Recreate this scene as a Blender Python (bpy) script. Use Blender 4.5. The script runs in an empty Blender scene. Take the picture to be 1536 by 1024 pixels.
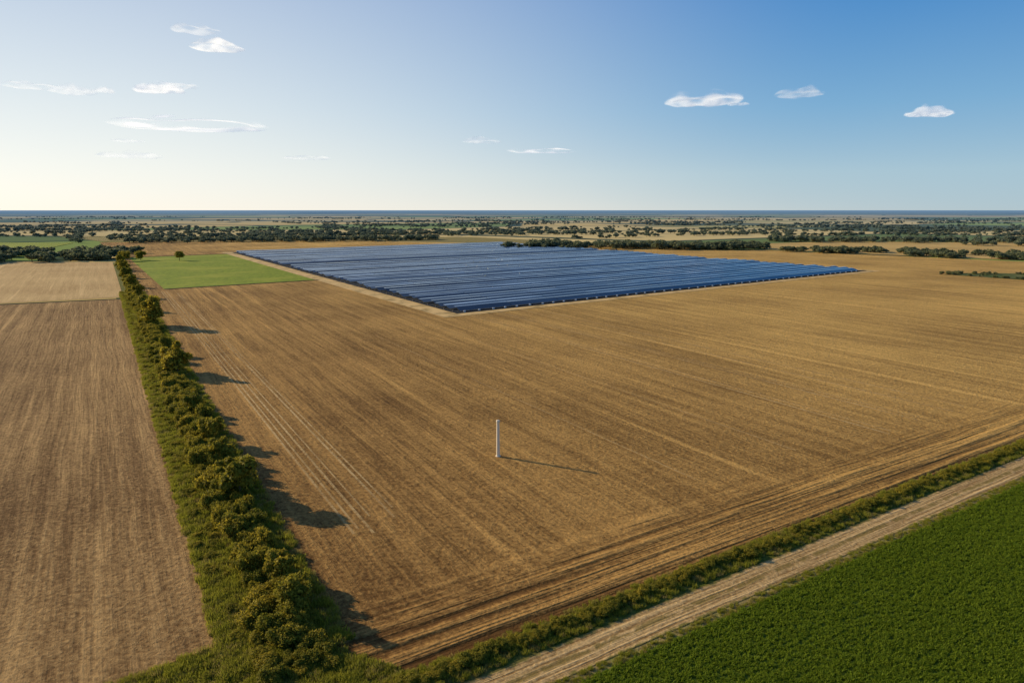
import bpy, math, random
import numpy as np
from mathutils import Vector, noise as mnoise
random.seed(7); rng=np.random.default_rng(7)
scene=bpy.context.scene
scene.view_settings.view_transform='Standard'
try: scene.view_settings.look='None'
except Exception: pass
scene.view_settings.exposure=0

# ------------------------------------------------------------------ helpers
def N(nt,typ,ins=None,**props):
    n=nt.nodes.new(typ)
    for k,v in props.items(): setattr(n,k,v)
    for k,v in (ins or {}).items():
        if isinstance(v,bpy.types.NodeSocket): nt.links.new(v,n.inputs[k])
        else: n.inputs[k].default_value=v
    return n
def M(nt,op,a,b=0.0,c=0.0,clamp=False):
    n=nt.nodes.new('ShaderNodeMath'); n.operation=op; n.use_clamp=clamp
    for i,v in enumerate((a,b,c)):
        if isinstance(v,bpy.types.NodeSocket): nt.links.new(v,n.inputs[i])
        else: n.inputs[i].default_value=v
    return n.outputs[0]
def MIX(nt,f,a,b,blend='MIX'):
    n=nt.nodes.new('ShaderNodeMix'); n.data_type='RGBA'; n.blend_type=blend
    for i,v in ((0,f),(6,a),(7,b)):
        if isinstance(v,bpy.types.NodeSocket): nt.links.new(v,n.inputs[i])
        else: n.inputs[i].default_value=(v if i==0 else (v[0],v[1],v[2],1))
    return n.outputs[2]
def SM(nt,v,a,b,o0=0.0,o1=1.0):
    n=nt.nodes.new('ShaderNodeMapRange'); n.interpolation_type='SMOOTHSTEP'
    nt.links.new(v,n.inputs[0])
    n.inputs[1].default_value=a;n.inputs[2].default_value=b;n.inputs[3].default_value=o0;n.inputs[4].default_value=o1
    return n.outputs[0]
def NOISE(nt,vec,scale,detail=4,rough=0.55,dist=0.0):
    return N(nt,'ShaderNodeTexNoise',{'Vector':vec,'Scale':scale,'Detail':detail,'Roughness':rough,'Distortion':dist}).outputs[0]
def POS(nt): return nt.nodes.new('ShaderNodeNewGeometry').outputs['Position']
def DOT(nt,v,w):
    n=N(nt,'ShaderNodeVectorMath',{0:v,1:(w[0],w[1],w[2] if len(w)>2 else 0)},operation='DOT_PRODUCT'); return n.outputs['Value']
def COMB(nt,x,y,z=0.0): return N(nt,'ShaderNodeCombineXYZ',{0:x,1:y,2:z}).outputs[0]
def RAMP(nt,f,stops,interp='LINEAR'):
    n=nt.nodes.new('ShaderNodeValToRGB'); n.color_ramp.interpolation=interp
    el=n.color_ramp.elements
    while len(el)<len(stops): el.new(0.5)
    for e,(p,c) in zip(el,stops): e.position=p; e.color=(c[0],c[1],c[2],1)
    nt.links.new(f,n.inputs[0]); return n.outputs[0]
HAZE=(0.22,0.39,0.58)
def hazed(nt,col,L=6500.0,mx=0.95):  # aerial haze painted into the base colour, growing with distance from the origin
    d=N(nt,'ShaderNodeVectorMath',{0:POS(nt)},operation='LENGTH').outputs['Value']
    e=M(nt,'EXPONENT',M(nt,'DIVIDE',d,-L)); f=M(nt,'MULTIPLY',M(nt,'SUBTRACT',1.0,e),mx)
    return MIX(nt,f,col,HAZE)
def newmat(name):
    m=bpy.data.materials.new(name); m.use_nodes=True
    nt=m.node_tree; b=nt.nodes['Principled BSDF']; return m,nt,b
def finish(nt,b,col,rough=0.9,h=None,dist=0.1,strength=1.0,spec=0.15):
    nt.links.new(col,b.inputs['Base Color']); b.inputs['Roughness'].default_value=rough
    b.inputs['Specular IOR Level'].default_value=spec
    if h is not None:
        bp=N(nt,'ShaderNodeBump',{'Strength':strength,'Distance':dist,'Height':h}); nt.links.new(bp.outputs[0],b.inputs['Normal'])
def link(o,parent=None):
    scene.collection.objects.link(o)
    if parent: o.parent=parent
    return o
def meshobj(name,verts,faces,mat=None,parent=None,smooth=False,do_link=True):
    me=bpy.data.meshes.new(name); me.from_pydata([tuple(v) for v in verts],[],[tuple(f) for f in faces]); me.update()
    if mat:
        for m in (mat if isinstance(mat,list) else [mat]): me.materials.append(m)
    if smooth: me.polygons.foreach_set('use_smooth',[True]*len(me.polygons))
    o=bpy.data.objects.new(name,me)
    if do_link: link(o,parent)
    return o
def poly(name,pts,z,mat):
    return meshobj(name,[(x,y,z) for x,y in pts],[tuple(range(len(pts)))],mat)

# ------------------------------------------------------------------ directions (metres, plan)
HD=np.array([-0.508,0.861]); HN=np.array([0.861,0.508])      # hedge direction / its right-hand normal
TD=np.array([0.846,0.532]); TN=np.array([-0.532,0.846])      # track direction / normal towards the big field
H0=np.array([-21.5,60.0]); T0=np.array([-3.9,53.1])          # T0 = field-side edge of the track
SE=np.array([0.8,0.6]); SL=np.array([-0.527,0.85])           # solar rows / solar side
S0=np.array([-21.7,269.0])
def hp(s,a): return H0+HD*s+HN*a
def tp(s,a): return T0+TD*s+TN*a

# ------------------------------------------------------------------ materials
def field_mat(name,dark,light,gold,acr,alo,headland=False,streak_amt=1.0,goldrange=(0,270),bump=0.16):
    m,nt,b=newmat(name); P=POS(nt)
    def furrows(n,d):
        a=DOT(nt,P,n); l=DOT(nt,P,d)
        wob=M(nt,'MULTIPLY',NOISE(nt,COMB(nt,M(nt,'MULTIPLY',a,0.05),M(nt,'MULTIPLY',l,0.02)),1,2),2.0)
        a2=M(nt,'ADD',a,wob)
        s1=NOISE(nt,COMB(nt,M(nt,'MULTIPLY',a2,0.42),M(nt,'MULTIPLY',l,0.012)),1,3,0.65)
        s2=NOISE(nt,COMB(nt,M(nt,'MULTIPLY',a2,1.7),M(nt,'MULTIPLY',l,0.07)),1,3,0.6)
        return s1,s2
    s1,s2=furrows(acr,alo)
    wa=DOT(nt,P,acr); wl=DOT(nt,P,alo)
    wn=NOISE(nt,COMB(nt,M(nt,'MULTIPLY',wa,0.22),M(nt,'MULTIPLY',wl,0.004)),1,3,0.65)
    wheel=M(nt,'MULTIPLY',SM(nt,wn,0.585,0.67),SM(nt,NOISE(nt,P,0.8,4,0.7),0.35,0.6,0.3,1.0))
    if headland:
        t=M(nt,'SUBTRACT',DOT(nt,P,TN),float(T0@TN))
        wobt=M(nt,'MULTIPLY',M(nt,'SUBTRACT',NOISE(nt,P,0.09,3),0.5),12.0)
        hm=SM(nt,M(nt,'ADD',t,wobt),9.0,20.0,1.0,0.0)
        h1,h2=furrows(TN,TD)
        h1=SM(nt,h1,0.28,0.72,-0.05,0.85); 
        s1=N(nt,'ShaderNodeMix',{0:hm,2:s1,3:h1}).outputs[0]
        s2=N(nt,'ShaderNodeMix',{0:hm,2:s2,3:h2}).outputs[0]
        wheel=M(nt,'MULTIPLY',wheel,M(nt,'SUBTRACT',1.0,hm))
    c1=NOISE(nt,P,1.7,6,0.74); c2=NOISE(nt,P,0.45,4,0.6); c3=NOISE(nt,P,0.016,4,0.55)
    f=M(nt,'ADD',M(nt,'MULTIPLY',s1,0.52*streak_amt),M(nt,'MULTIPLY',s2,0.30*streak_amt))
    f=M(nt,'ADD',f,M(nt,'MULTIPLY',c1,0.90)); f=M(nt,'ADD',f,M(nt,'MULTIPLY',c2,0.22)); f=M(nt,'ADD',f,M(nt,'MULTIPLY',c3,0.50))
    tot=(0.82*streak_amt+1.62)*0.5
    f=SM(nt,f,tot-0.26,tot+0.28)
    f=M(nt,'ADD',f,M(nt,'MULTIPLY',wheel,0.5),clamp=True)
    px=DOT(nt,P,(0.85,0.52))
    g=SM(nt,M(nt,'ADD',px,M(nt,'MULTIPLY',NOISE(nt,P,0.012,3),60.0)),goldrange[0],goldrange[1])
    lt=MIX(nt,g,light,gold); dk=MIX(nt,g,dark,tuple(0.55*x+0.3*y for x,y in zip(dark,gold)))
    col=MIX(nt,f,dk,lt)
    hgt=M(nt,'ADD',M(nt,'MULTIPLY',c1,1.0),M(nt,'ADD',M(nt,'MULTIPLY',s2,0.7),M(nt,'MULTIPLY',c2,0.6)))
    if headland: hgt=M(nt,'ADD',hgt,M(nt,'MULTIPLY',M(nt,'MULTIPLY',s1,hm),2.4))
    finish(nt,b,col,0.95,hgt,bump,1.0,0.1); return m
field=field_mat('ploughed_soil',(0.115,0.050,0.013),(0.60,0.335,0.105),(0.84,0.52,0.155),HN,HD,True,bump=0.55)
field_l=field_mat('ploughed_soil_west',(0.15,0.075,0.025),(0.64,0.40,0.165),(0.64,0.40,0.165),HN,HD,False,bump=0.55)
field_pale=field_mat('stubble_pale',(0.42,0.26,0.10),(0.74,0.51,0.23),(0.74,0.51,0.23),HN,HD,False,0.8)
field_far=field_mat('stubble_far',(0.34,0.21,0.07),(0.70,0.46,0.16),(0.74,0.50,0.18),SE,SL,False,0.8)

def grass_mat(name,a,b_,c,scale=1.0,bump=0.2,hz=False):
    m,nt,b=newmat(name); P=POS(nt)
    n1=NOISE(nt,P,3.0*scale,5,0.7); n2=NOISE(nt,P,0.25*scale,4,0.6)
    col=MIX(nt,SM(nt,n1,0.3,0.7),a,b_); col=MIX(nt,SM(nt,n2,0.45,0.7),col,c)
    if hz: col=hazed(nt,col)
    finish(nt,b,col,0.9,n1,bump,1.0,0.1); return m
verge=grass_mat('verge_grass',(0.06,0.08,0.012),(0.19,0.20,0.030),(0.27,0.21,0.06))
meadow=grass_mat('meadow_grass',(0.14,0.19,0.015),(0.29,0.36,0.025),(0.32,0.34,0.035),0.12)
cropsoil=grass_mat('crop_ground',(0.07,0.10,0.01),(0.14,0.185,0.02),(0.10,0.14,0.015))
scrub=grass_mat('scrub_ground',(0.06,0.09,0.02),(0.13,0.16,0.04),(0.2,0.18,0.07),0.4)
drygrass=grass_mat('dry_grass',(0.20,0.15,0.05),(0.40,0.31,0.12),(0.24,0.24,0.06))
ditchm=grass_mat('ditch_earth',(0.012,0.014,0.006),(0.03,0.035,0.012),(0.02,0.022,0.01))

def track_mat():
    m,nt,b=newmat('dirt_track_soil'); P=POS(nt)
    t=M(nt,'SUBTRACT',DOT(nt,P,TN),float(T0@TN)); l=DOT(nt,P,TD)   # t 0 .. -4.1
    wob=M(nt,'MULTIPLY',M(nt,'SUBTRACT',NOISE(nt,COMB(nt,M(nt,'MULTIPLY',l,0.05),0.0),1,3),0.5),0.9)
    tt=M(nt,'ADD',t,wob)
    st=NOISE(nt,COMB(nt,M(nt,'MULTIPLY',tt,2.6),M(nt,'MULTIPLY',l,0.04)),1,4,0.7)
    c=NOISE(nt,P,2.5,5,0.7)
    f=M(nt,'ADD',M(nt,'MULTIPLY',st,0.65),M(nt,'MULTIPLY',c,0.35))
    col=MIX(nt,SM(nt,f,0.38,0.62),(0.26,0.15,0.055),(0.76,0.52,0.24))
    cen=M(nt,'ABSOLUTE',M(nt,'ADD',tt,2.05))
    cm=M(nt,'MULTIPLY',SM(nt,cen,0.15,0.6,1.0,0.0),SM(nt,NOISE(nt,P,0.7,4),0.35,0.55))
    col=MIX(nt,M(nt,'MULTIPLY',cm,0.8),col,(0.22,0.16,0.045))
    ed=M(nt,'ADD',cen,M(nt,'MULTIPLY',M(nt,'SUBTRACT',NOISE(nt,P,1.2,4),0.5),1.5))
    col=MIX(nt,SM(nt,ed,1.55,2.1),col,(0.20,0.17,0.045))
    finish(nt,b,col,0.95,M(nt,'ADD',st,M(nt,'MULTIPLY',c,0.6)),0.3,1.0,0.1); return m
trackm=track_mat()

def path_mat():
    m,nt,b=newmat('sandy_path'); P=POS(nt)
    col=MIX(nt,SM(nt,NOISE(nt,P,0.15,5,0.7),0.3,0.6),(0.32,0.22,0.08),(0.74,0.50,0.21)); finish(nt,b,col); return m
pathm=path_mat()
def line_mat():
    m,nt,b=newmat('wheel_mark_soil'); P=POS(nt)
    n=NOISE(nt,P,1.6,5,0.75)
    col=MIX(nt,n,(0.50,0.31,0.12),(0.88,0.62,0.28)); finish(nt,b,col)
    tr=nt.nodes.new('ShaderNodeBsdfTransparent'); mx=nt.nodes.new('ShaderNodeMixShader')
    nt.links.new(M(nt,'MULTIPLY',SM(nt,NOISE(nt,P,1.4,5,0.75),0.35,0.56,0.3,0.9),SM(nt,NOISE(nt,P,0.05,3,0.6),0.3,0.6,0.4,1.0)),mx.inputs[0]); nt.links.new(tr.outputs[0],mx.inputs[1]); nt.links.new(b.outputs[0],mx.inputs[2])
    nt.links.new(mx.outputs[0],nt.nodes['Material Output'].inputs[0]); return m
linem=line_mat()

def leaf_mat(name,c1,c2,c3,trans=0.35,hz=False):
    m,nt,b=newmat(name)
    g=nt.nodes.new('ShaderNodeNewGeometry'); oi=nt.nodes.new('ShaderNodeObjectInfo')
    col=MIX(nt,g.outputs['Random Per Island'],c1,c2)
    col=MIX(nt,M(nt,'MULTIPLY',oi.outputs['Random'],0.75),col,c3)
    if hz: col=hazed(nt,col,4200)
    b.inputs['Roughness'].default_value=0.7; b.inputs['Specular IOR Level'].default_value=0.15
    nt.links.new(col,b.inputs['Base Color'])
    tl=N(nt,'ShaderNodeBsdfTranslucent',{'Color':col}); mx=N(nt,'ShaderNodeMixShader',{0:trans,1:b.outputs[0],2:tl.outputs[0]})
    nt.links.new(mx.outputs[0],nt.nodes['Material Output'].inputs[0]); return m
leafm=leaf_mat('hedge_leaves',(0.16,0.145,0.016),(0.62,0.48,0.055),(0.17,0.18,0.022),0.48)
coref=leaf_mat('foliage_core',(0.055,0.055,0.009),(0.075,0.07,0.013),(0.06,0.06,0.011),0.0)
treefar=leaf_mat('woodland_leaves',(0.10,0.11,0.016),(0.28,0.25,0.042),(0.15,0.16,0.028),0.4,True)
grassm=leaf_mat('grass_blades',(0.17,0.19,0.02),(0.46,0.43,0.05),(0.30,0.29,0.04),0.45)
drym=leaf_mat('dry_blades',(0.28,0.22,0.07),(0.56,0.43,0.14),(0.30,0.28,0.06),0.4)
cropm=leaf_mat('crop_leaves',(0.11,0.165,0.010),(0.30,0.37,0.024),(0.19,0.26,0.016),0.5)
def bark():
    m,nt,b=newmat('bark'); col=MIX(nt,NOISE(nt,POS(nt),6,5),(0.04,0.03,0.02),(0.12,0.09,0.06)); finish(nt,b,col); return m
barkm=bark()

# ------------------------------------------------------------------ ground to the horizon
def ground_mat():
    m,nt,b=newmat('countryside'); P=POS(nt)
    a=M(nt,'MULTIPLY',DOT(nt,P,TD),1/620.0); l=M(nt,'MULTIPLY',DOT(nt,P,TN),1/380.0)
    V=COMB(nt,a,l)
    vo=N(nt,'ShaderNodeTexVoronoi',{'Vector':V,'Scale':1.0,'Randomness':0.8},voronoi_dimensions='2D')
    sep=N(nt,'ShaderNodeSeparateColor',{0:vo.outputs['Color']})
    col=RAMP(nt,sep.outputs[0],[(0,(0.80,0.56,0.18)),(0.26,(0.22,0.29,0.04)),(0.40,(0.84,0.62,0.24)),(0.62,(0.16,0.22,0.04)),(0.72,(0.56,0.46,0.13)),(0.84,(0.30,0.38,0.06)),(0.95,(0.08,0.11,0.03))],'CONSTANT')
    ve=N(nt,'ShaderNodeTexVoronoi',{'Vector':V,'Scale':1.0,'Randomness':0.8},voronoi_dimensions='2D',feature='DISTANCE_TO_EDGE')
    edge=SM(nt,M(nt,'ADD',ve.outputs['Distance'],M(nt,'MULTIPLY',NOISE(nt,P,0.02,3),0.04)),0.04,0.06,1.0,0.0)
    col=MIX(nt,M(nt,'MULTIPLY',NOISE(nt,P,0.015,4),0.3),col,(0.20,0.19,0.05))
    col=MIX(nt,edge,col,(0.05,0.07,0.02))
    wood=SM(nt,NOISE(nt,COMB(nt,M(nt,'MULTIPLY',DOT(nt,P,(1,0)),1/1700),M(nt,'MULTIPLY',DOT(nt,P,(0,1)),1/700)),1,5,0.6),0.52,0.56)
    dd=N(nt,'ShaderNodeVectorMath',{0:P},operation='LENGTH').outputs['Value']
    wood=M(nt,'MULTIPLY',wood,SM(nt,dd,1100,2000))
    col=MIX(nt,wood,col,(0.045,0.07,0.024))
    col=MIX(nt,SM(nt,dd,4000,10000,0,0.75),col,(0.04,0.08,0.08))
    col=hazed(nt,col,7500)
    finish(nt,b,col,1.0,None,spec=0.0); return m
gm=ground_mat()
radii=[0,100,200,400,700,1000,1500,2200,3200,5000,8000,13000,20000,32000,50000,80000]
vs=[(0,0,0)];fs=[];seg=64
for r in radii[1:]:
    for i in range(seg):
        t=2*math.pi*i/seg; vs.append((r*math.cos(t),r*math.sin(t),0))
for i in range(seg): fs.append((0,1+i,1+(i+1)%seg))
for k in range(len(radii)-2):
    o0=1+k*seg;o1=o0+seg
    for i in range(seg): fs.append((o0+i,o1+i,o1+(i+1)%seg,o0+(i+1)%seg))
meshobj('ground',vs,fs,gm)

# ------------------------------------------------------------------ fields
L=lambda *a:[tuple(map(float,p)) for p in a]
poly('verge',L((-80,10),(130,20),tp(140,8),tp(14,8),hp(0,12),hp(560,6),hp(560,-8),hp(-2,-8),(-60,35)),0.05,verge)
poly('ploughed_field',L(hp(3,4.0),(-18.2,58.0),(-14.5,55.6),tp(-5,3.8),tp(10,3.6),tp(60,3.6),tp(120,3.8),tp(900,4),(900,640),(430,540),(400,548),(252,712),(60,800),(-237,935),(-520,880),hp(560,4.0)),0.10,field)
poly('ploughed_field',L((-26.8,58.8),hp(30,-5.0),hp(150,-4.5),hp(297,-4.5),(-218.6,293),(-420,170),(-330,20),(-60,20),(-40,48)),0.10,field_l)
poly('stubble_field',L(hp(306,-5),hp(560,-5),(-401,546),(-800,420),(-620,60),(-222,300)),0.10,field_pale)
poly('ditch',L(hp(297,-4),hp(300,-4),(-220,297),(-420,176),(-420,172),(-218.6,293)),0.16,ditchm)
G=[(-178,353),(-112,400),(-258,644),(-325,590)]
poly('grass_field',L(*G),0.16,meadow)
def strip(name,p0,p1,w,z,mat):
    p0=np.array(p0,float);p1=np.array(p1,float);d=p1-p0;d/=np.linalg.norm(d);n=np.array([-d[1],d[0]])*w/2
    return poly(name,L(p0-n,p1-n,p1+n,p0+n),z,mat)
strip('ditch',G[0],(-112,401),3.0,0.22,ditchm)
strip('ditch',(-330,592),(-235,665),4.0,0.22,ditchm)
def sp(s,l): return S0+SE*s+SL*l
SLEN,SDEP=320.0,466.0
poly('service_path',L(sp(-9,-7),sp(SLEN+9,-7),sp(SLEN+9,SDEP+8),sp(-9,SDEP+8)),0.20,pathm)
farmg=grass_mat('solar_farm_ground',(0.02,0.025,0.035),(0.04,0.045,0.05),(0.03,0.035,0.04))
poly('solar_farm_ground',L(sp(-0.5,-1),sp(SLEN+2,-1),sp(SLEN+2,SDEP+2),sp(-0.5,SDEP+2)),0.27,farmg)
poly('dirt_track',L(tp(-60,0),tp(300,0),tp(300,-4.1),tp(-60,-4.1)),0.12,trackm)
poly('verge',L(tp(-60,-4.0),tp(300,-4.0),tp(300,-5.4),tp(-60,-5.4)),0.08,drygrass)
poly('crop_field',L(tp(-60,-5.2),tp(300,-5.2),tp(300,-120),tp(-60,-120)),0.13,cropsoil)
for a,w,s0,s1 in ((12.0,0.38,17,320),(12.9,0.32,18,320),(14.2,0.4,16,320),(15.4,0.25,21,260),(18.1,0.4,19,310),(19.0,0.28,22,300)):
    strip('wheel_mark',hp(s0,a),hp(s1,a),w,0.15,linem)
for a,w,s0,s1 in ((62,0.22,8,150),(86,0.25,9,190),(108,0.4,6,210),(110,0.3,7,210),(121,0.45,8,190),(123,0.3,7,190),(133,0.4,8,180),(139,0.4,9,170)):
    strip('wheel_mark',hp(s0,a),hp(s1,a),w,0.15,linem)
for pts,mt in (([(-520,890),(-237,945),(60,812),(120,840),(-60,1040),(-700,1080)],drygrass),
               ([(262,712),(405,562),(700,640),(760,860),(420,900),(280,830)],field_far),
               ([(-900,560),(-420,560),(-540,860),(-1100,900)],meadow)):
    poly('far_field',L(*pts),0.30,mt)
poly('scrub_patch',L((272,436),(300,396),(380,400),(360,440),(290,444)),0.24,scrub)

# ------------------------------------------------------------------ foliage prototypes
def ico(sub=2):
    import bmesh
    bm=bmesh.new(); bmesh.ops.create_icosphere(bm,subdivisions=sub,radius=1)
    v=np.array([x.co[:] for x in bm.verts]); f=[tuple(w.index for w in q.verts) for q in bm.faces]; bm.free(); return v,f
ICO,ICF=ico(2)
def foliage(name,nl,leaf,mats,seed,lobes=9,w=1.0,h=1.0,base=0.0,trunk=0.0,core=0.64):
    r=np.random.default_rng(seed); V=[];F=[];MI=[]
    cs=[]
    for i in range(lobes):
        ang=r.uniform(0,6.283); rad=math.sqrt(r.uniform(0,1))*0.70*w; z=base+h*(0.20+0.64*r.uniform(0,1)*(1-0.4*rad/w))
        cs.append((rad*math.cos(ang),rad*math.sin(ang),z,r.uniform(0.18,0.40)*w))
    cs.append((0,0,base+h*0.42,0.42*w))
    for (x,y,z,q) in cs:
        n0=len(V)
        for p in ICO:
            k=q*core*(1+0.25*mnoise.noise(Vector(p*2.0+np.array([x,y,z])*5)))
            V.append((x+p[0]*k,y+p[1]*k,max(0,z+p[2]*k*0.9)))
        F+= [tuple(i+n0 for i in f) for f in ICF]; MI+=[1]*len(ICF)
    per=nl//len(cs)
    for (x,y,z,q) in cs:
        for i in range(per):
            d=r.normal(size=3); d/=np.linalg.norm(d)
            if d[2]<-0.5: d[2]*=-1
            rr=q*r.uniform(0.65,1.32)*(1+0.35*mnoise.noise(Vector(d*2.5+np.array([x,y,z])*5)))
            c=np.array([x,y,z])+d*rr
            if c[2]<0.02: continue
            nn=d+r.normal(size=3)*0.6; nn/=np.linalg.norm(nn)
            t=np.cross(nn,r.normal(size=3)); t/=np.linalg.norm(t); bt=np.cross(nn,t)
            s=leaf*r.uniform(0.5,1.3); s2=s*r.uniform(0.4,0.8); n0=len(V)
            V+= [tuple(c-t*s),tuple(c-bt*s2),tuple(c+t*s),tuple(c+bt*s2)]; F.append((n0,n0+1,n0+2,n0+3)); MI.append(0)
    if trunk>0:
        def limb(p0,p1,r0,r1):
            p0=np.array(p0,float);p1=np.array(p1,float);d=p1-p0;d/=np.linalg.norm(d);t=np.cross(d,[0.3,0.9,0.2]);t/=np.linalg.norm(t);bt=np.cross(d,t);n0=len(V)
            for p,rr in ((p0,r0),(p1,r1)):
                for k in range(7):
                    a=k*2*math.pi/7; V.append(tuple(p+(t*math.cos(a)+bt*math.sin(a))*rr))
            for k in range(7): F.append((n0+k,n0+(k+1)%7,n0+7+(k+1)%7,n0+7+k)); MI.append(2)
        limb((0,0,0),(0.02,0,base+h*0.35),trunk,trunk*0.6)
        for (x,y,z,q) in cs[:5]: limb((0.02,0,base+h*0.3),(x,y,z),trunk*0.5,trunk*0.15)
    o=meshobj(name,V,F,mats,do_link=False); o.data.polygons.foreach_set('material_index',MI); return o
def protos(cname,objs):
    c=bpy.data.collections.new(cname)
    for o in objs: c.objects.link(o)
    return c
def grass_tuft(name,n,h,spread,mat,seed,wd=0.03,lean=0.5):
    r=np.random.default_rng(seed);V=[];F=[]
    for i in range(n):
        a=r.uniform(0,6.283);q=spread*math.sqrt(r.uniform());b=np.array([q*math.cos(a),q*math.sin(a),0])
        hh=h*r.uniform(0.5,1.1); l=r.normal(size=2)*lean*hh*0.5; t=r.uniform(0,6.283);w=np.array([math.cos(t),math.sin(t),0])*wd
        m=b+np.array([l[0]*0.4,l[1]*0.4,hh*0.6]);tip=b+np.array([l[0],l[1],hh]);k=len(V)
        V+=[tuple(b-w),tuple(b+w),tuple(m+w*0.8),tuple(m-w*0.8),tuple(tip)];F+=[(k,k+1,k+2,k+3),(k+3,k+2,k+4)]
    return meshobj(name,V,F,mat,do_link=False)
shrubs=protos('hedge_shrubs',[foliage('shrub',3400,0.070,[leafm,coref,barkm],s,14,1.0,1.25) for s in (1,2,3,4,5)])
fartrees=protos('far_trees',[foliage('far_tree',420,0.16,[treefar,treefar,barkm],s,7,0.85,1.3,0.08,0.05) for s in (21,22,23,24)])
tufts=protos('grass_tufts',[grass_tuft('tuft',70,0.7,0.55,grassm,s) for s in (31,32)]+[grass_tuft('tuft_dry',50,0.6,0.5,drym,33)])
crops=protos('crop_plants',[grass_tuft('crop_plant',38,0.28,0.32,cropm,s,0.045,1.6) for s in (41,42,43)])

def scatter(name,pts,scl,coll,rot=None):
    n=len(pts); me=bpy.data.meshes.new(name); me.vertices.add(n)
    me.vertices.foreach_set('co',np.asarray(pts,dtype=np.float32).ravel())
    a=me.attributes.new('scl','FLOAT_VECTOR','POINT'); a.data.foreach_set('vector',np.asarray(scl,dtype=np.float32).ravel())
    rt=np.zeros((n,3),dtype=np.float32); rt[:,2]=rng.uniform(0,6.283,n)
    a=me.attributes.new('rotv','FLOAT_VECTOR','POINT'); a.data.foreach_set('vector',rt.ravel())
    o=bpy.data.objects.new(name,me); link(o)
    ng=bpy.data.node_groups.new(name+'_nodes','GeometryNodeTree')
    ng.interface.new_socket('Geometry',in_out='INPUT',socket_type='NodeSocketGeometry')
    ng.interface.new_socket('Geometry',in_out='OUTPUT',socket_type='NodeSocketGeometry')
    gi=ng.nodes.new('NodeGroupInput');go=ng.nodes.new('NodeGroupOutput')
    ci=ng.nodes.new('GeometryNodeCollectionInfo'); ci.inputs['Collection'].default_value=coll
    ci.inputs['Separate Children'].default_value=True; ci.inputs['Reset Children'].default_value=True
    ip=ng.nodes.new('GeometryNodeInstanceOnPoints'); ip.inputs['Pick Instance'].default_value=True
    na=ng.nodes.new('GeometryNodeInputNamedAttribute');na.data_type='FLOAT_VECTOR';na.inputs[0].default_value='scl'
    nr=ng.nodes.new('GeometryNodeInputNamedAttribute');nr.data_type='FLOAT_VECTOR';nr.inputs[0].default_value='rotv'
    k=ng.links.new
    k(gi.outputs[0],ip.inputs['Points']);k(ci.outputs[0],ip.inputs['Instance']);k(na.outputs[0],ip.inputs['Scale']);k(nr.outputs[0],ip.inputs['Rotation'])
    k(ip.outputs[0],go.inputs[0])
    md=o.modifiers.new('scatter','NODES'); md.node_group=ng
    return o

# ------------------------------------------------------------------ main hedge
P=[];S=[]
s=-2.0
while s<545:
    bulge=0.78+0.6*mnoise.noise(Vector((s*0.09,3.1,0)))+0.45*mnoise.noise(Vector((s*0.35,7.1,0)))
    for a in (-1.7,0.2,2.0):
        q=hp(s+rng.uniform(-.9,.9),a*bulge+rng.uniform(-.9,.9)); k=rng.uniform(0.6,1.75)*(0.72+0.5*bulge)
        P.append((q[0],q[1],0.05));S.append((k,k,k*rng.uniform(0.8,1.35)*(1.15 if s<75 else 1.0)))
    s+=1.7
for i in range(26):
    q=hp(rng.uniform(-7,4),rng.uniform(-3,3)); k=rng.uniform(0.7,1.5); P.append((q[0],q[1],0.05));S.append((k,k,k*0.9))
for i in range(420):
    q=hp(rng.uniform(0,330),rng.uniform(-5.4,-3)); k=rng.uniform(0.3,0.9); P.append((q[0],q[1],0.05));S.append((k,k,k*0.8))
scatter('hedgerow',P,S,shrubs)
def tree(x,y,h,seed,w=0.66):
    o=foliage('tree',3400,0.07,[leafm,coref,barkm],seed,14,w,1.45,0.2,0.045); link(o); o.location=(x,y,0.05); k=h/1.75; o.scale=(k,k,k); o.rotation_euler[2]=seed; return o
for s,a,h in ((3,1.6,4.9),(10,1.4,4.5),(35,1.6,7.2),(39,1.0,6.4),(52,1.6,5.4),(63,1.6,6.2),(84,1,5.2),(123,1.6,9.6),(127,1,8.4),(150,1,6.0),(206,1.5,12.0),(211,1,9),(250,1,8),(300,1,8),(352,0,8),(410,0,8.5),(470,0,9),(530,0,9)):
    q=hp(s,a); tree(q[0],q[1],h,int(100+s))
tree(-307,551,10,501,0.9); tree(-299,560,9,502,0.9); tree(-266,556,9.5,503,0.8)

# low hedge beside the track
P=[];S=[]
for s in np.arange(-14,260,0.45):
    a=2.2+0.35*mnoise.noise(Vector((s*0.1,0,0)))+rng.uniform(-.6,.6)
    q=tp(s,a);k=rng.uniform(0.4,0.9)*(1+0.25*mnoise.noise(Vector((s*0.25,5,0))));P.append((q[0],q[1],0.05));S.append((k*1.1,k*1.1,k*0.85))
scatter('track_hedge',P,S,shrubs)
P=[];S=[]
def addg(q,k): P.append((q[0],q[1],0.06));S.append((k,k,k*rng.uniform(.7,1.2)))
for i in range(9000):
    s=rng.uniform(0,1)**1.5*330-4; addg(hp(s,rng.uniform(-6.2,-1.0) if rng.uniform()<0.72 else rng.uniform(1.5,5.0)),rng.uniform(.5,1.1))
for i in range(3600):
    s=rng.uniform(-14,200); addg(tp(s,rng.uniform(0.3,3.9)),rng.uniform(.4,0.8))
for i in range(1500):
    s=rng.uniform(-14,150); addg(tp(s,rng.uniform(-5.5,-4.1)),rng.uniform(.25,0.5))
for i in range(7000):
    x=rng.uniform(-46,0);y=rng.uniform(44,62); q=np.array([x,y])
    t=(q-T0)@TN
    if t<0.4: continue
    if x>-19 and y>58.6-(x+18.2)*0.48: continue
    if x<-26 and y>53+(x+34)*0.8: continue
    addg(q,rng.uniform(.4,0.95))
scatter('verge_grass',P,S,tufts)
P=[];S=[]
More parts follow.
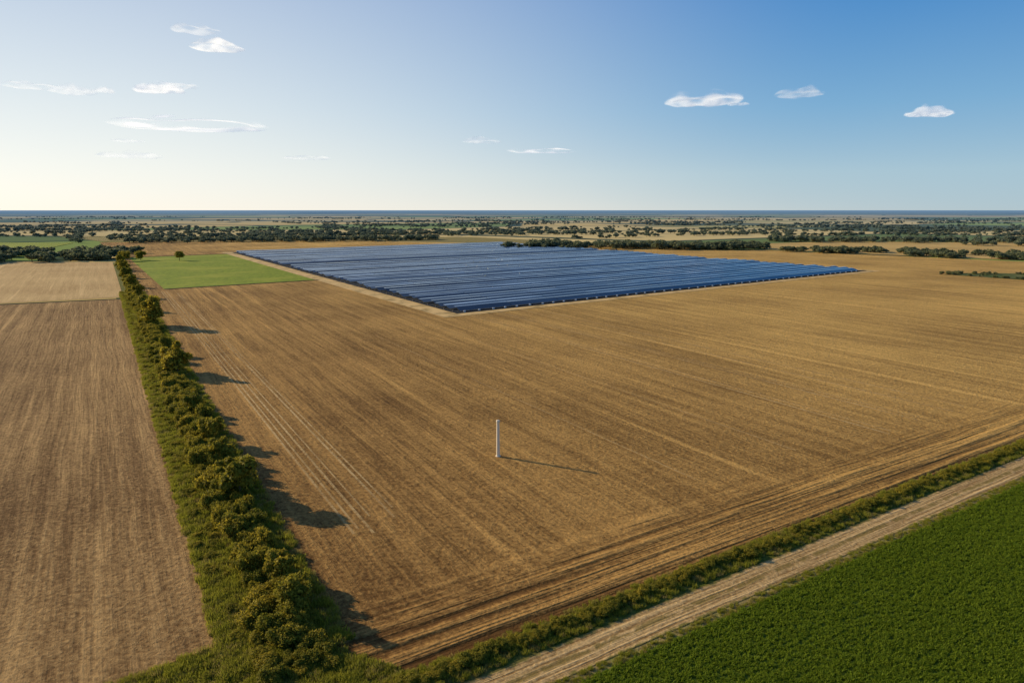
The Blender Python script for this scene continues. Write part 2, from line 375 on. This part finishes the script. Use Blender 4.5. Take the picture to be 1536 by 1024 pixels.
for a in np.arange(-5.6,-62,-0.60):
    for s in np.arange(-35,135,0.42):
        q=tp(s+rng.uniform(-.2,.2),a+rng.uniform(-.17,.17))
        if q[1]<44 or q[0]>125 or q[0]<-25: continue
        k=rng.uniform(.8,1.15)*(1+0.25*mnoise.noise(Vector((a*0.35,s*0.02,0))));P.append((q[0],q[1],0.13));S.append((k,k,k))
scatter('crop_rows',P,S,crops)

# ------------------------------------------------------------------ woodland & far hedgerows
P=[];S=[]
def band(p0,p1,dep,n,h0,h1):
    p0=np.array(p0,float);p1=np.array(p1,float);d=p1-p0;nn=np.array([-d[1],d[0]])/np.linalg.norm(d)
    for i in range(n):
        t=rng.uniform(); dens=mnoise.noise(Vector((t*9,h0,n)))
        if dens<-0.28: continue
        q=p0+d*t+nn*rng.normal()*dep; k=rng.uniform(h0,h1)/1.5*(1+0.3*dens); P.append((q[0],q[1],0));S.append((k*1.35,k*1.35,k))
band((-560,480),(-325,580),12,210,6,10)
band((-700,520),(-345,640),16,200,6,10)
band((-480,880),(-100,950),18,240,5,9)
band((-560,960),(-330,1040),16,80,5,9)
band((-10,745),(120,790),8,50,5,8)
band((20,770),(255,735),16,230,5,9)
band((150,720),(262,722),10,80,6,10)
band((268,690),(420,560),6,160,3.5,7)
band((300,700),(455,600),8,90,4,7)
band((330,905),(760,880),18,260,5,9)
band((520,800),(760,760),10,90,5,8)
band((275,440),(400,425),3,60,1.2,2.6)
band((273,441),(300,400),3,25,1.0,2.4)
for i in range(170):
    y=1040*math.exp(rng.uniform(0.02,1.35)); x=rng.uniform(-0.95,0.95)*y
    d=np.array([1.0,rng.uniform(-.1,.1)]) if rng.uniform()<0.5 else (TD if rng.uniform()<0.6 else HD)
    ln=rng.uniform(120,650)
    c=np.array([x,y]); band(c-d*ln/2,c+d*ln/2,rng.choice([3,4,6,22]),int(ln/ (7 if y<2500 else 11)),3.5,7.5)
scatter('woodland',P,S,fartrees)

# ------------------------------------------------------------------ solar farm
def panel_mat(name,c1,c2,met):
    m,nt,b=newmat(name); Pn=POS(nt)
    a=DOT(nt,Pn,SE); g=M(nt,'PINGPONG',a,0.55); ln=SM(nt,g,0.02,0.06,1.0,0.0)
    col=MIX(nt,SM(nt,NOISE(nt,COMB(nt,M(nt,'MULTIPLY',a,0.02),M(nt,'MULTIPLY',DOT(nt,Pn,SL),0.14)),1,3),0.45,0.68),c1,c2)
    col=MIX(nt,M(nt,'MULTIPLY',ln,0.2),col,(0.30,0.35,0.40))
    nt.links.new(col,b.inputs['Base Color']); b.inputs['Roughness'].default_value=0.12; b.inputs['IOR'].default_value=1.55; b.inputs['Metallic'].default_value=met
    return m
def simple(name,c,rough=0.5,met=0.0):
    m,nt,b=newmat(name); n=NOISE(nt,POS(nt),2.0,4); col=MIX(nt,n,tuple(x*0.85 for x in c),tuple(min(1,x*1.1) for x in c))
    nt.links.new(col,b.inputs['Base Color']); b.inputs['Roughness'].default_value=rough;b.inputs['Metallic'].default_value=met; return m
pm=panel_mat('solar_glass',(0.018,0.038,0.070),(0.05,0.085,0.13),0.45); al=simple('aluminium_frame',(0.30,0.32,0.35),0.35,0.3); st=simple('galvanised_post',(0.06,0.06,0.07),0.5,0.4); wh=simple('inverter_cabinet_paint',(0.7,0.71,0.72),0.5)
pm2=panel_mat('solar_glass_painted_glint',(0.035,0.06,0.10),(0.60,0.66,0.72),0.75)  # pale noise patches paint white glints into the upper slabs' colour
V=[];F=[];MI=[]
e3=np.array([SE[0],SE[1],0]);l3=np.array([SL[0],SL[1],0]);z3=np.array([0,0,1.0])
def box(c,ax,ay,az,mi):
    n0=len(V)
    for sx,sy,sz in ((-1,-1,-1),(1,-1,-1),(1,1,-1),(-1,1,-1),(-1,-1,1),(1,-1,1),(1,1,1),(-1,1,1)): V.append(tuple(c+ax*sx+ay*sy+az*sz))
    for f in ((0,3,2,1),(4,5,6,7),(0,1,5,4),(1,2,6,5),(2,3,7,6),(3,0,4,7)): F.append(tuple(n0+i for i in f)); MI.append(mi)
pitch=7.7;nrows=int(SDEP/pitch)
gaps={16,34,35,49}
for r_ in range(nrows):
    if r_ in gaps: continue
    l=3+r_*pitch+rng.uniform(-.1,.1); s=rng.uniform(0,3)
    rowt=math.radians(15+rng.normal()*3)
    while s<SLEN-6:
        ln=min(26.0,SLEN-s); c2=sp(s+ln/2,l); c=np.array([c2[0],c2[1],1.15+0.27+rng.uniform(-.04,.04)])
        hl=ln/2-0.08; W=1.85
        tl=rowt+rng.normal()*0.010; u=l3*math.cos(tl)+z3*math.sin(tl); nn=-l3*math.sin(tl)+z3*math.cos(tl)
        box(c,e3*hl,u*W,nn*0.03,0)
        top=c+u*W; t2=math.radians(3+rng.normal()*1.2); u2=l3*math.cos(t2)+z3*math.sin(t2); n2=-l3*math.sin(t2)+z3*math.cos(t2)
        box(top+u2*0.85+z3*0.02,e3*hl,u2*0.8,n2*0.03,4)  # near-flat slab added behind each row to mirror the bright horizon
        box(c-u*(W+0.05),e3*hl,u*0.045,nn*0.05,1)
        k=-hl+1.0
        while k<hl:
            for o_ in (-1.3,1.3):
                pc=c+e3*k+u*o_; hh=(pc[2]-0.27-0.05)/2; box(np.array([pc[0],pc[1],0.27+hh]),e3*0.07,l3*0.07,z3*hh,2)
            k+=5.0 if r_<3 else 12.0
        if r_==0:
            for kk in (-hl+2,-hl+9,-hl+16,-hl+22): box(c+e3*kk-l3*2.3+z3*(-0.85),e3*0.45,l3*0.2,z3*0.28,3)
        s+=ln+0.06
    c2=sp(-0.3,l); box(np.array([c2[0],c2[1],0.75]),e3*0.12,l3*0.25,z3*0.3,2)
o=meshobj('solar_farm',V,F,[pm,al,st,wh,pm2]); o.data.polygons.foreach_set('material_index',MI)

# ------------------------------------------------------------------ white pole
prof=[(0.0,0.0),(0.42,0.0),(0.42,0.10),(0.31,0.14),(0.29,0.3),(0.27,3.0),(0.24,5.85),(0.30,5.88),(0.31,6.1),(0.26,6.18),(0.0,6.24)]
V=[];F=[];sg=28
for r_,z in prof:
    for i in range(sg):
        t=2*math.pi*i/sg;V.append((r_*math.cos(t),r_*math.sin(t),z))
for k in range(len(prof)-1):
    for i in range(sg): F.append((k*sg+i,k*sg+(i+1)%sg,(k+1)*sg+(i+1)%sg,(k+1)*sg+i))
po=meshobj('white_pole',V,F,simple('weathered_white_paint',(0.84,0.72,0.54),0.6)); po.location=(-2.3,108.7,0.1)

# ------------------------------------------------------------------ clouds
def cloud_mat(name,den):
    m,nt,b=newmat(name); nt.nodes.remove(b)
    tc=nt.nodes.new('ShaderNodeTexCoord'); lw=N(nt,'ShaderNodeLayerWeight',{'Blend':0.5})
    oi=nt.nodes.new('ShaderNodeObjectInfo')
    face=M(nt,'SUBTRACT',1.0,lw.outputs['Facing'])
    mp=N(nt,'ShaderNodeVectorMath',{0:tc.outputs['Object'],1:(2.0,1.1,1.0)},operation='MULTIPLY').outputs[0]
    off=N(nt,'ShaderNodeVectorMath',{0:mp,1:COMB(nt,M(nt,'MULTIPLY',oi.outputs['Random'],50.0),0.0)},operation='ADD').outputs[0]
    n=NOISE(nt,off,1.0,5,0.5,0.15)
    body=SM(nt,face,0.05,1.0,0.0,1.0)
    al_=SM(nt,M(nt,'ADD',M(nt,'MULTIPLY',body,0.8),n),0.62,1.5); al_=M(nt,'MULTIPLY',M(nt,'MULTIPLY',al_,SM(nt,face,0.0,0.8)),den,clamp=True)
    df=N(nt,'ShaderNodeBsdfDiffuse',{'Color':(0.8,0.8,0.8,1)}); tl=N(nt,'ShaderNodeBsdfTranslucent',{'Color':(0.8,0.8,0.8,1)})
    mx=N(nt,'ShaderNodeMixShader',{0:0.5,1:df.outputs[0],2:tl.outputs[0]})
    em=N(nt,'ShaderNodeEmission',{'Color':(0.93,0.95,1.0,1),'Strength':0.38}); ad=N(nt,'ShaderNodeAddShader',{0:mx.outputs[0],1:em.outputs[0]})  # glow added to the cloud shells in place of sunlit white
    tr=nt.nodes.new('ShaderNodeBsdfTransparent'); fx=N(nt,'ShaderNodeMixShader',{0:al_,1:tr.outputs[0],2:ad.outputs[0]})
    nt.links.new(fx.outputs[0],nt.nodes['Material Output'].inputs[0]); return m
cm1=cloud_mat('cloud_vapour',1.0); cm2=cloud_mat('thin_cloud_vapour',0.45)
CI,CF=ico(5)
clouds=[(-2434,5695,283,62,0),(-2523,6276,342,80,1),(-4098,8426,425,139,1),(-3741,8163,337,60,0),(-5410,8163,449,75,0),(-5162,8521,391,110,0),(-4794,8521,195,78,0),
(-5308,11870,1813,198,1),(-7739,14453,470,81,0),(-9910,18530,1210,207,0),(-5540,19260,990,126,0),(692,16874,1258,126,1),(-624,14592,610,136,0),(2452,9283,726,171,1),(2978,9511,219,53,0),(3457,8713,440,112,0),(6051,10486,503,155,1)]
for i,(x,y,w,h,d) in enumerate(clouds):
    V=[]
    for p in CI:
        k=1+0.25*mnoise.fractal(Vector((p[0]*1.4,p[1]*0.9,p[2]*0.7))+Vector((i*7.7,i*2.7,0)),0.9,2.0,2)
        hump=1+0.5*mnoise.noise(Vector((p[0]*2.0+i*3.3,0,0)))
        V.append((p[0]*(1+0.3*(k-1)),p[1]*k,p[2]*k*hump*(1.0 if p[2]>0 else 0.45)))
    o=meshobj('cloud',V,CF,cm1 if d else cm2,smooth=True); o.location=(x,y,1400); o.scale=(w*0.68,w*0.45,h*0.85)
    o.rotation_euler[2]=-math.atan2(x,y)

# ------------------------------------------------------------------ light, sky, camera
dv=Vector((15.2,-7.4,-6.1)).normalized()
sl=bpy.data.lights.new('sun','SUN'); sl.energy=5.0; sl.angle=math.radians(0.5); sl.color=(1.0,0.82,0.54)
so=bpy.data.objects.new('sun',sl); link(so); so.rotation_euler=dv.to_track_quat('-Z','Y').to_euler(); so.location=(-100,100,120)
w=bpy.data.worlds.new('World'); scene.world=w; w.use_nodes=True; nt=w.node_tree
sky=nt.nodes.new('ShaderNodeTexSky'); sky.sky_type='NISHITA'; sky.sun_disc=False
sky.sun_elevation=math.asin(-dv.z); sky.sun_rotation=math.atan2(-dv.x,-dv.y)
sky.altitude=100; sky.air_density=1.0; sky.dust_density=0.6; sky.ozone_density=2.0
tc=nt.nodes.new('ShaderNodeTexCoord'); D=N(nt,'ShaderNodeVectorMath',{0:tc.outputs['Generated']},operation='NORMALIZE').outputs[0]
z=DOT(nt,D,(0,0,1)); sund=DOT(nt,D,tuple(-dv))
zc=M(nt,'MAXIMUM',z,0.0)
gr=RAMP(nt,M(nt,'POWER',zc,0.5),[(0.0,(0.42,0.56,0.63)),(0.22,(0.36,0.55,0.68)),(0.36,(0.19,0.42,0.67)),(0.52,(0.055,0.25,0.60)),(0.75,(0.025,0.12,0.34)),(1.0,(0.02,0.08,0.22))])
glow=M(nt,'MULTIPLY',SM(nt,sund,0.05,0.92),M(nt,'EXPONENT',M(nt,'MULTIPLY',zc,-2.8)))
gr=MIX(nt,glow,gr,(1.02,1.02,0.96))
low=M(nt,'MULTIPLY',M(nt,'EXPONENT',M(nt,'MULTIPLY',zc,-22.0)),SM(nt,sund,-0.3,0.7,0.05,0.6))
gr=MIX(nt,low,gr,(1.02,0.95,0.82))
sc=N(nt,'ShaderNodeVectorMath',{0:sky.outputs[0],'Scale':0.10},operation='SCALE').outputs[0]
fin=MIX(nt,0.90,sc,gr)
fin10=N(nt,'ShaderNodeVectorMath',{0:fin,'Scale':10.0},operation='SCALE').outputs[0]
nt.links.new(fin10,nt.nodes['Background'].inputs[0]); nt.nodes['Background'].inputs[1].default_value=0.10
cam=bpy.data.cameras.new('camera'); co=bpy.data.objects.new('camera',cam); link(co)
co.location=(0,0,40); co.rotation_euler=(math.radians(90-10.75),0,0)
cam.sensor_width=36; cam.lens=36*1038/1536; cam.clip_start=0.5; cam.clip_end=200000
scene.camera=co
